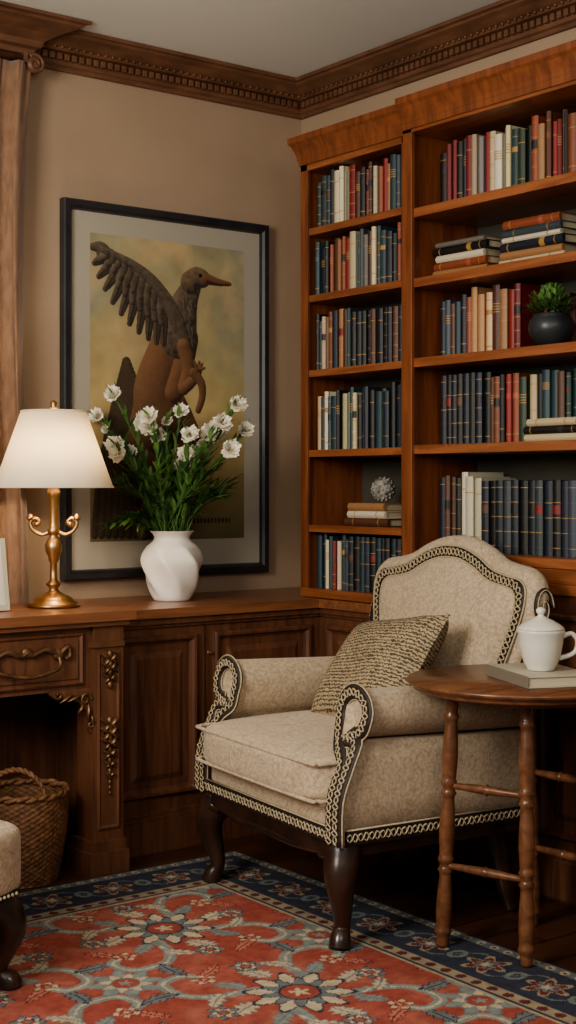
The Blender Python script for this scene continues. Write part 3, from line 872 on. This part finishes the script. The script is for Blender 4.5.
    for sg in (-1,1):
        sp=[(sg*(.352+.008),yback(.80)+.040+.032*(1-t/16)*math.cos(t*.7),.80+.055*(1-t/16)*math.sin(t*.7)) for t in range(14)]
        b.tube(spline(sp,3),.007,M_band,6)
        b.tube([p+Vector((sg*.006,0,0)) for p in spline(sp,3)],.0022,M_bead,5)
        side=[(sg*(.352 if z>.7 else .29+(z-.5)*.3),yback(z)+.03,z) for z in (.76,.72,.68,.64,.60,.56)]
        sd=spline(side,3)
        b.tube(sd,.016,M_band,6)
        b.braid([Vector(p)+Vector((sg*.015,0,0)) for p in sd],(sg,0,0),.009,.032,.0023,M_bead)
    b.box(-.25,.25,.21,.245,.25,.55,M_fab)
    # legs
    b.M=Matrix.Identity(4)
    dx=.026
    for sx_ in (-1,1):
        P_=[(.300,-.300,.250),(.308,-.308,.215),(.318,-.320,.175),(.314,-.316,.13),(.304,-.306,.08),(.300,-.304,.045),(.308,-.314,.022),(.312,-.318,.0)]
        rad=[.046,.046,.041,.032,.024,.021,.026,.028]
        pts=spline([(sx_*(x+dx),y,z) for x,y,z in P_],4); rd=[v.x for v in spline([(r,0,0) for r in rad],4)]
        b.tube(pts,rd,M_dark,14)
        b.tube(spline([(sx_*.32,-.335,.225),(sx_*.28,-.334,.215),(sx_*.25,-.33,.225)],4),[.012,.011,.010,.009,.008,.007,.006,.005,.004],M_dark,8)
        P_=[(.27,.20,.25),(.275,.215,.16),(.285,.24,.05),(.29,.255,-.007)]
        b.tube(spline([(sx_*x,y,z) for x,y,z in P_],4),[.03]*5+[.024]*4+[.02]*4,M_dark,10)
    b.tube(spline([(-.29,-.325,.226),(-.14,-.33,.214),(0,-.333,.218),(.14,-.33,.214),(.29,-.325,.226)],6),.011,M_dark,8)
    return b.build(name,loc,rz)
CH=Vector((-.700,-1.212,.0075)); th=math.radians(-96.8)
armchair('armchair',CH,th)

# pillow
b=MB(); n=26; vs=[]; fs=[]
for sgn in (1,-1):
    base=len(vs)
    for j in range(n+1):
        for i in range(n+1):
            x=-1+2*i/n; y=-1+2*j/n
            e=max(0,(1-x**4)*(1-y**4))
            z=sgn*.07*e**.55*(1+.06*math.sin(x*5+y*3))
            px=x*(1-.07*(1-y*y)); py=y*(1-.07*(1-x*x))
            vs.append((px*.225,py*.170,z))
    for j in range(n):
        for i in range(n):
            a=base+j*(n+1)+i; q=(a,a+1,a+n+2,a+n+1); fs.append(q if sgn>0 else q[::-1])
b.add(vs,fs,M_pil,True)
R_=Matrix.Rotation(th,4,'Z')@Matrix.Rotation(math.radians(-8),4,'Z')@Matrix.Rotation(math.radians(54),4,'X')@Matrix.Rotation(math.radians(10),4,'Z')
pl=CH+Matrix.Rotation(th,3,'Z')@Vector((.03,.0,.615))
ob=b.build('throw_pillow',normals=False); ob.matrix_world=Matrix.Translation(pl)@R_

# second armchair, only its front corner is in the picture
def armchair_small(name,loc,rz):
    b=MB()
    b.rbox((0,0,.285),(.62,.60,.17),M_fab,10,9)
    b.rbox((0,-.0,.385),(.52,.52,.08),M_fab,10,5,puff=.4)
    b.rbox((0,.27,.62),(.56,.10,.62),M_fab,8,5)
    for sg in (-1,1):
        b.rbox((sg*.255,.06,.43),(.07,.40,.22),M_fab,8,5)
        b.tube(spline([(sg*.255,-.12,.53),(sg*.255,0,.545),(sg*.255,.25,.56)],5),[.034]*11,M_fab,12)
        P_=[(.25,-.24,.20),(.262,-.252,.165),(.27,-.262,.13),(.262,-.255,.09),(.25,-.246,.05),(.25,-.247,.03),(.262,-.262,.015),(.266,-.266,0)]
        rd=[v.x for v in spline([(r,0,0) for r in (.040,.042,.037,.028,.02,.018,.026,.028)],4)]
        b.tube(spline([(sg*x,y,z) for x,y,z in P_],4),rd,M_dark,14)
        b.tube(spline([(sg*.24,.24,.22),(sg*.25,.26,.1),(sg*.26,.29,0)],4),.022,M_dark,10)
        b.tube([(sg*.304,-.25,.218),(sg*.304,.24,.218)],.008,M_band,6)
        b.beads([(sg*.311,-.25,.218),(sg*.311,.24,.218)],.013,.0045,M_bead)
    b.tube([(-.26,-.293,.218),(.26,-.293,.218)],.008,M_band,6)
    b.beads([(-.26,-.300,.218),(.26,-.300,.218)],.013,.0045,M_bead)
    return b.build(name,loc,rz)
rz2=math.radians(22)
lc=Matrix.Rotation(rz2,3,'Z')@Vector((.262,-.26,0))
armchair_small('armchair.001',Vector((-1.812,-1.259,.0075))-lc,rz2)

# ------------------------------------------------------------ side table
b=MB(); TC=(-.672,-1.748); TZ=.655
b.lathe([(.02,TZ-.026),(.262,TZ-.026),(.268,TZ-.022),(.266,TZ-.017),(.276,TZ-.013),(.285,TZ-.006),(.282,TZ),(.02,TZ)],M_table,(TC[0],TC[1],0),72)
b.lathe([(.19,TZ-.044),(.195,TZ-.042),(.195,TZ-.026),(.19,TZ-.026)],M_table,(TC[0],TC[1],0),48)
def turned(p0,p1,R,m,beads_=(.10,.36,.40,.66,.70,.94),thin=.66,sw=.26,sp=2.0):
    p0=Vector(p0);p1=Vector(p1); n=90; pts=[];rd=[]
    for i in range(n+1):
        t=i/n; pts.append(p0.lerp(p1,t))
        r=thin+sw*abs(math.sin((t-.1)*pi*sp/.6))**1.4
        for q in beads_:
            r+= .28*math.exp(-((t-q)/.009)**2)
        rd.append(R*max(.3,r))
    b.tube(pts,rd,m,16)
legs=[]
for (tx,ty,fx,fy) in ((-.828,-1.665,-.846,-1.648),(-.765,-1.850,-.790,-1.872),(-.565,-1.67,-.535,-1.655),(-.555,-1.85,-.525,-1.88)):
    turned((tx,ty,TZ-.026),(fx,fy,.0078 if fx<-.7 else .0005),.021,M_table); legs.append(((tx,ty),(fx,fy)))
def lp(i,z):
    (tx,ty),(fx,fy)=legs[i]; t=(TZ-.03-z)/(TZ-.03); return (tx+(fx-tx)*t,ty+(fy-ty)*t,z)
for (i,j,z) in ((0,1,.205),(2,3,.205),(0,1,.40),(2,3,.40)):
    turned(lp(i,z),lp(j,z),.012,M_table,(.5,),sp=.75)
b.build('side_table')
# book on table
b=MB()
b.box(-.085,.085,-.12,.12,0,.004,M_bookcover); b.box(-.085,.085,-.12,.12,.024,.028,M_bookcover)
b.box(-.082,.08,-.117,.117,.004,.024,M_paper); b.box(-.087,-.083,-.12,.12,0,.028,M_bookdk)
b.build('hardcover_book',(-.668,-1.800,TZ+.0005),math.radians(-22),bevel=.001)
# lidded pot
b=MB(); pz=TZ+.029
pc=(-.682,-1.818,pz)
b.lathe([(.030,0),(.034,.003),(.034,.007),(.041,.018),(.048,.040),(.053,.066),(.055,.088),(.058,.094),(.057,.098),(.052,.099)],M_white,pc,40)
b.lathe([(.057,.099),(.056,.102),(.047,.110),(.030,.120),(.015,.127),(.008,.131),(.007,.135),(.011,.139),(.012,.145),(.008,.150),(.002,.152)],M_white,pc,40)
rt=Vector((.795,-.606,0)); o=Vector(pc)
b.tube(spline([o+rt*.050+Vector((0,0,.080)),o+rt*.073+Vector((0,0,.088)),o+rt*.088+Vector((0,0,.070)),o+rt*.080+Vector((0,0,.042)),o+rt*.043+Vector((0,0,.028))],6),.0060,M_white,10)
b.build('lidded_cream_pot')

# ------------------------------------------------------------ lamp
b=MB(); lc=(-1.225,-.365,.766)
b.lathe([(.03,0),(.078,0),(.080,.006),(.074,.012),(.062,.016),(.058,.024),(.050,.030),(.030,.038),(.016,.046),(.013,.056),(.022,.064),(.022,.070),(.012,.078),(.010,.13),(.015,.136),(.017,.15),(.024,.165),(.026,.185),(.020,.20),(.012,.21),(.016,.22),(.020,.225),(.014,.235),(.012,.25),(.013,.30),(.018,.33),(.020,.345),(.012,.36),(.016,.365),(.016,.40),(.006,.405),(.005,.59),(.012,.592),(.008,.600),(.011,.610),(.003,.618)],M_brass,lc,28)
for k in range(2):
    dv=Vector((.795,-.606,0))*(1 if k else -1); o=Vector(lc)
    b.tube(spline([o+dv*.012+Vector((0,0,.225)),o+dv*.035+Vector((0,0,.215)),o+dv*.06+Vector((0,0,.228)),o+dv*.070+Vector((0,0,.250)),o+dv*.056+Vector((0,0,.264)),o+dv*.042+Vector((0,0,.254)),o+dv*.050+Vector((0,0,.243))],5),[.006]*31,M_brass,8)
    b.sphere(o+dv*.050+Vector((0,0,.246)),.009,M_brass,10,8)
    b.lathe([(.004,0),(.010,.004),(.012,.010),(.007,.016),(.003,.022)],M_brass,tuple(o+dv*.070+Vector((0,0,.256))),14)
sh=[(.178,.358),(.0975,.584)]
b.lathe([sh[0],(.137,.472),sh[1],(.0955,.584),(.135,.472),(.1755,.358),sh[0]],M_shade,lc,64,cap=False)
for r,z in ((.178,.358),(.0975,.584)):
    b.tube([(lc[0]+r*math.cos(a*pi/24),lc[1]+r*math.sin(a*pi/24),lc[2]+z) for a in range(48)],.003,M_shade,6,closed=True)
for a in range(3):
    b.tube([(lc[0],lc[1],lc[2]+.578),(lc[0]+.096*math.cos(a*2*pi/3),lc[1]+.096*math.sin(a*2*pi/3),lc[2]+.578)],.002,M_brass,6)
b.build('table_lamp')

# photo frame on the desk edge
b=MB(); b.M=Matrix.Translation((-1.478,-.42,.767))@Matrix.Rotation(math.radians(-10),4,'X')
b.box(-.08,.08,-.008,.008,0,.21,M_bookcover); b.box(-.065,.065,-.0095,-.007,.015,.195,M_white)
b.box(-.01,.01,.008,.05,0.0,.012,M_bookcover)
b.build('photo_frame')

# ------------------------------------------------------------ vase of flowers
b=MB(); vc=Vector((-.716,-.225,.751))
vp=spline([(.050,0,0),(.058,0,.004),(.082,0,.05),(.100,0,.11),(.100,0,.14),(.084,0,.172),(.064,0,.192),(.056,0,.204),(.060,0,.216),(.070,0,.228)],5)
def sw(r,z,a):
    w=min(1,max(0,(z-.005)/.03))*min(1,max(0,(.20-z)/.04))
    f=abs(math.cos(3.5*a*1.0+z*17)) if False else abs(math.cos(3*a+z*19))
    return r*(1.05-.13*w*f)
b.lathe([(p.x,p.z) for p in vp]+[(.066,.228),(.055,.21),(.05,.19)],M_vase,tuple(vc),180,fn=sw)
rt=Vector((.795,-.606,0)); dr=Vector((.606,.795,0))
heads=[(94,416,.8),(115,396,.85),(114,446,1.1),(127,452,.8),(120,455,.9),(143,424,1.2),(149,428,1.1),(156,436,.9),(178,411,.8),(187,454,1.05),(184,469,1.2),(180,466,.9),(190,436,.9),(210,434,1.15),(215,430,1.0),(222,424,1.0),(230,450,1.0),(237,406,.9),(244,430,.85),(150,418,.9),(165,421,.6),(103,430,.5),(200,445,.7)]
mouth=vc+Vector((0,0,.21))
def head(c,s,axis):
    axis=Vector(axis).normalized(); t1=axis.orthogonal().normalized(); t2=axis.cross(t1)
    for lay,(n_,tilt,L_) in enumerate(((8,.15,.033),(8,.5,.031),(8,.9,.026),(6,1.25,.020))):
        for i in range(n_):
            a=2*pi*(i+.5*lay)/n_+random.uniform(-.2,.2); out=t1*math.cos(a)+t2*math.sin(a)
            tl=tilt+random.uniform(-.2,.2)
            d=(out*math.cos(tl)+axis*math.sin(tl)); side=axis.cross(out)
            L=L_*s*random.uniform(.8,1.15); vs=[];fs=[]
            for u in range(4):
                for v in range(5):
                    uu=u/3; vv=v/2-1
                    wdt=L*.5*math.sin(pi*(.15+.6*uu))
                    p=c+d*L*uu*(1-.12*(v%2)*(u==3))+side*wdt*vv+axis*L*(.25*vv*vv*uu+.14*math.sin(vv*7)*uu)
                    vs.append(p)
            for u in range(3):
                for v in range(4):
                    q=u*5+v; fs.append((q,q+1,q+6,q+5))
            b.add(vs,fs,M_petal,True)
    b.sphere(c-axis*.006*s,.009*s,M_stem,8,6)
allst=[]
for (px,py,s) in heads:
    H=vc+rt*((px-170)*.00328)+dr*random.uniform(-.12,.05); H.z=1.13-(py-485)*.00328
    m0=mouth+Vector((random.uniform(-.035,.035),random.uniform(-.035,.035),-.02))
    mid=m0.lerp(H,.5)+Vector((0,0,.05)); pts=spline([m0,mid,H],8)
    b.tube(pts,.0024,M_stem,6); head(H,s,(pts[-1]-pts[-3])-dr*.04); allst.append((pts,2))
for k in range(46):
    a=random.uniform(-1,1)
    H=vc+rt*(a*.20)+dr*random.uniform(-.13,.03); H.z=vc.z+random.uniform(.28,.46)-abs(a)*.04
    m0=mouth+Vector((random.uniform(-.04,.04),random.uniform(-.04,.04),-.01))
    mid=m0.lerp(H,.5)+Vector((0,0,.04)); pts=spline([m0,mid,H],8); b.tube(pts,.0020,M_stem,5); allst.append((pts,2))
for pts,nq in allst:
    for k in range(4,len(pts)-1):
        for q in range(nq):
            tdir=(pts[k+1]-pts[k]).normalized()
            d=tdir*.9+Vector((random.uniform(-1,1),random.uniform(-1,.5),random.uniform(-.2,.8)))*.7
            leafquad(b,pts[k],d,random.uniform(.035,.075),random.uniform(.008,.016),M_leaf,random.uniform(.0,.2))
for i,v in enumerate(b.v):
    if v[1]>-.05: b.v[i]=(v[0],-.05,v[2])
b.build('vase_of_flowers',normals=False)

# ------------------------------------------------------------ wicker basket
b=MB(); bc=(-1.385,-.475,0.001)
rows=34; segs=112
vs=[];fs=[]
for j in range(rows*2+1):
    z=.25*j/(rows*2); r0=.100+.03*math.sin(min(1,z/.25)*pi*.62)
    for i in range(segs):
        a=2*pi*i/segs
        r=r0+.004*math.cos(a*28+(pi if (j//2)%2 else 0))*(1 if j%2==0 else .2)
        vs.append((bc[0]+r*math.cos(a),bc[1]+r*math.sin(a),bc[2]+z))
for j in range(rows*2):
    for i in range(segs):
        k=(i+1)%segs; fs.append((j*segs+i,j*segs+k,(j+1)*segs+k,(j+1)*segs+i))
fs.append(tuple(range(segs)))
b.add(vs,fs,M_wick,True)
r0=.128
for dz,ph in ((.252,0),(.256,pi)):
    b.tube([(bc[0]+(r0+.004*math.cos(a*14*2*pi/112+ph))*math.cos(2*pi*a/112),bc[1]+(r0+.004*math.cos(a*14*2*pi/112+ph))*math.sin(2*pi*a/112),dz+.004*math.sin(a*14*2*pi/112+ph)) for a in range(112)],.007,M_wick,6,closed=True)
for ph in (0,pi):
    pts=[]
    for i in range(41):
        t=i/40; a=pi*t
        q=Vector(bc)+rt*(.085*math.cos(a))+dr*(-.09)+Vector((0,0,.235+.095*math.sin(a)))
        pts.append(q+Vector((0,0,1))*.004*math.cos(i*1.2+ph)+dr*.004*math.sin(i*1.2+ph))
    b.tube(pts,.006,M_wick,6)
b.build('wicker_basket',normals=False)

# ------------------------------------------------------------ camera
cam=bpy.data.cameras.new('camera'); co=bpy.data.objects.new('camera',cam); bpy.context.scene.collection.objects.link(co)
co.location=(-3.214,-4.136,1.13); co.rotation_euler=(pi/2,0,math.radians(-37.3))
cam.sensor_fit='VERTICAL'; cam.sensor_height=24; cam.sensor_width=24; cam.lens=1402/1024*24; cam.shift_y=-27/1024
bpy.context.scene.camera=co

# ------------------------------------------------------------ lights
def area(name,loc,target,size,power,col):
    l=bpy.data.lights.new(name,'AREA'); l.shape='RECTANGLE'; l.size,l.size_y=size; l.energy=power; l.color=col
    o=bpy.data.objects.new(name,l); bpy.context.scene.collection.objects.link(o); o.location=loc
    o.rotation_euler=(Vector(target)-Vector(loc)).to_track_quat('-Z','Y').to_euler(); return o
area('window_light',(-3.7,-2.1,1.9),(-.5,-1.2,1.0),(.9,1.1),62,(1,.92,.80))
area('room_light',(-2.2,-4.3,2.35),(-.7,-.6,1.1),(1.0,.7),14,(1,.87,.72))
area('ceiling_fill',(-2.6,-3.4,1.7),(-1.6,-1.6,2.6),(.5,.5),7,(.95,.98,1))  # unseen fill light, added to brighten the ceiling
l=bpy.data.lights.new('lamp_bulb','POINT'); l.energy=4.0; l.color=(1,.80,.56); l.shadow_soft_size=.03
o=bpy.data.objects.new('lamp_bulb',l); bpy.context.scene.collection.objects.link(o); o.location=(lc[0]+.0,lc[1]-.025,lc[2]+.46)
w=bpy.data.worlds.new('world'); bpy.context.scene.world=w; w.use_nodes=True
w.node_tree.nodes['Background'].inputs[0].default_value=(.86,.85,.82,1); w.node_tree.nodes['Background'].inputs[1].default_value=.145
vs_=bpy.context.scene.view_settings
try:
    vs_.view_transform='AgX'; vs_.look='AgX - Medium High Contrast'
except Exception as e: print(e)
vs_.exposure=.3
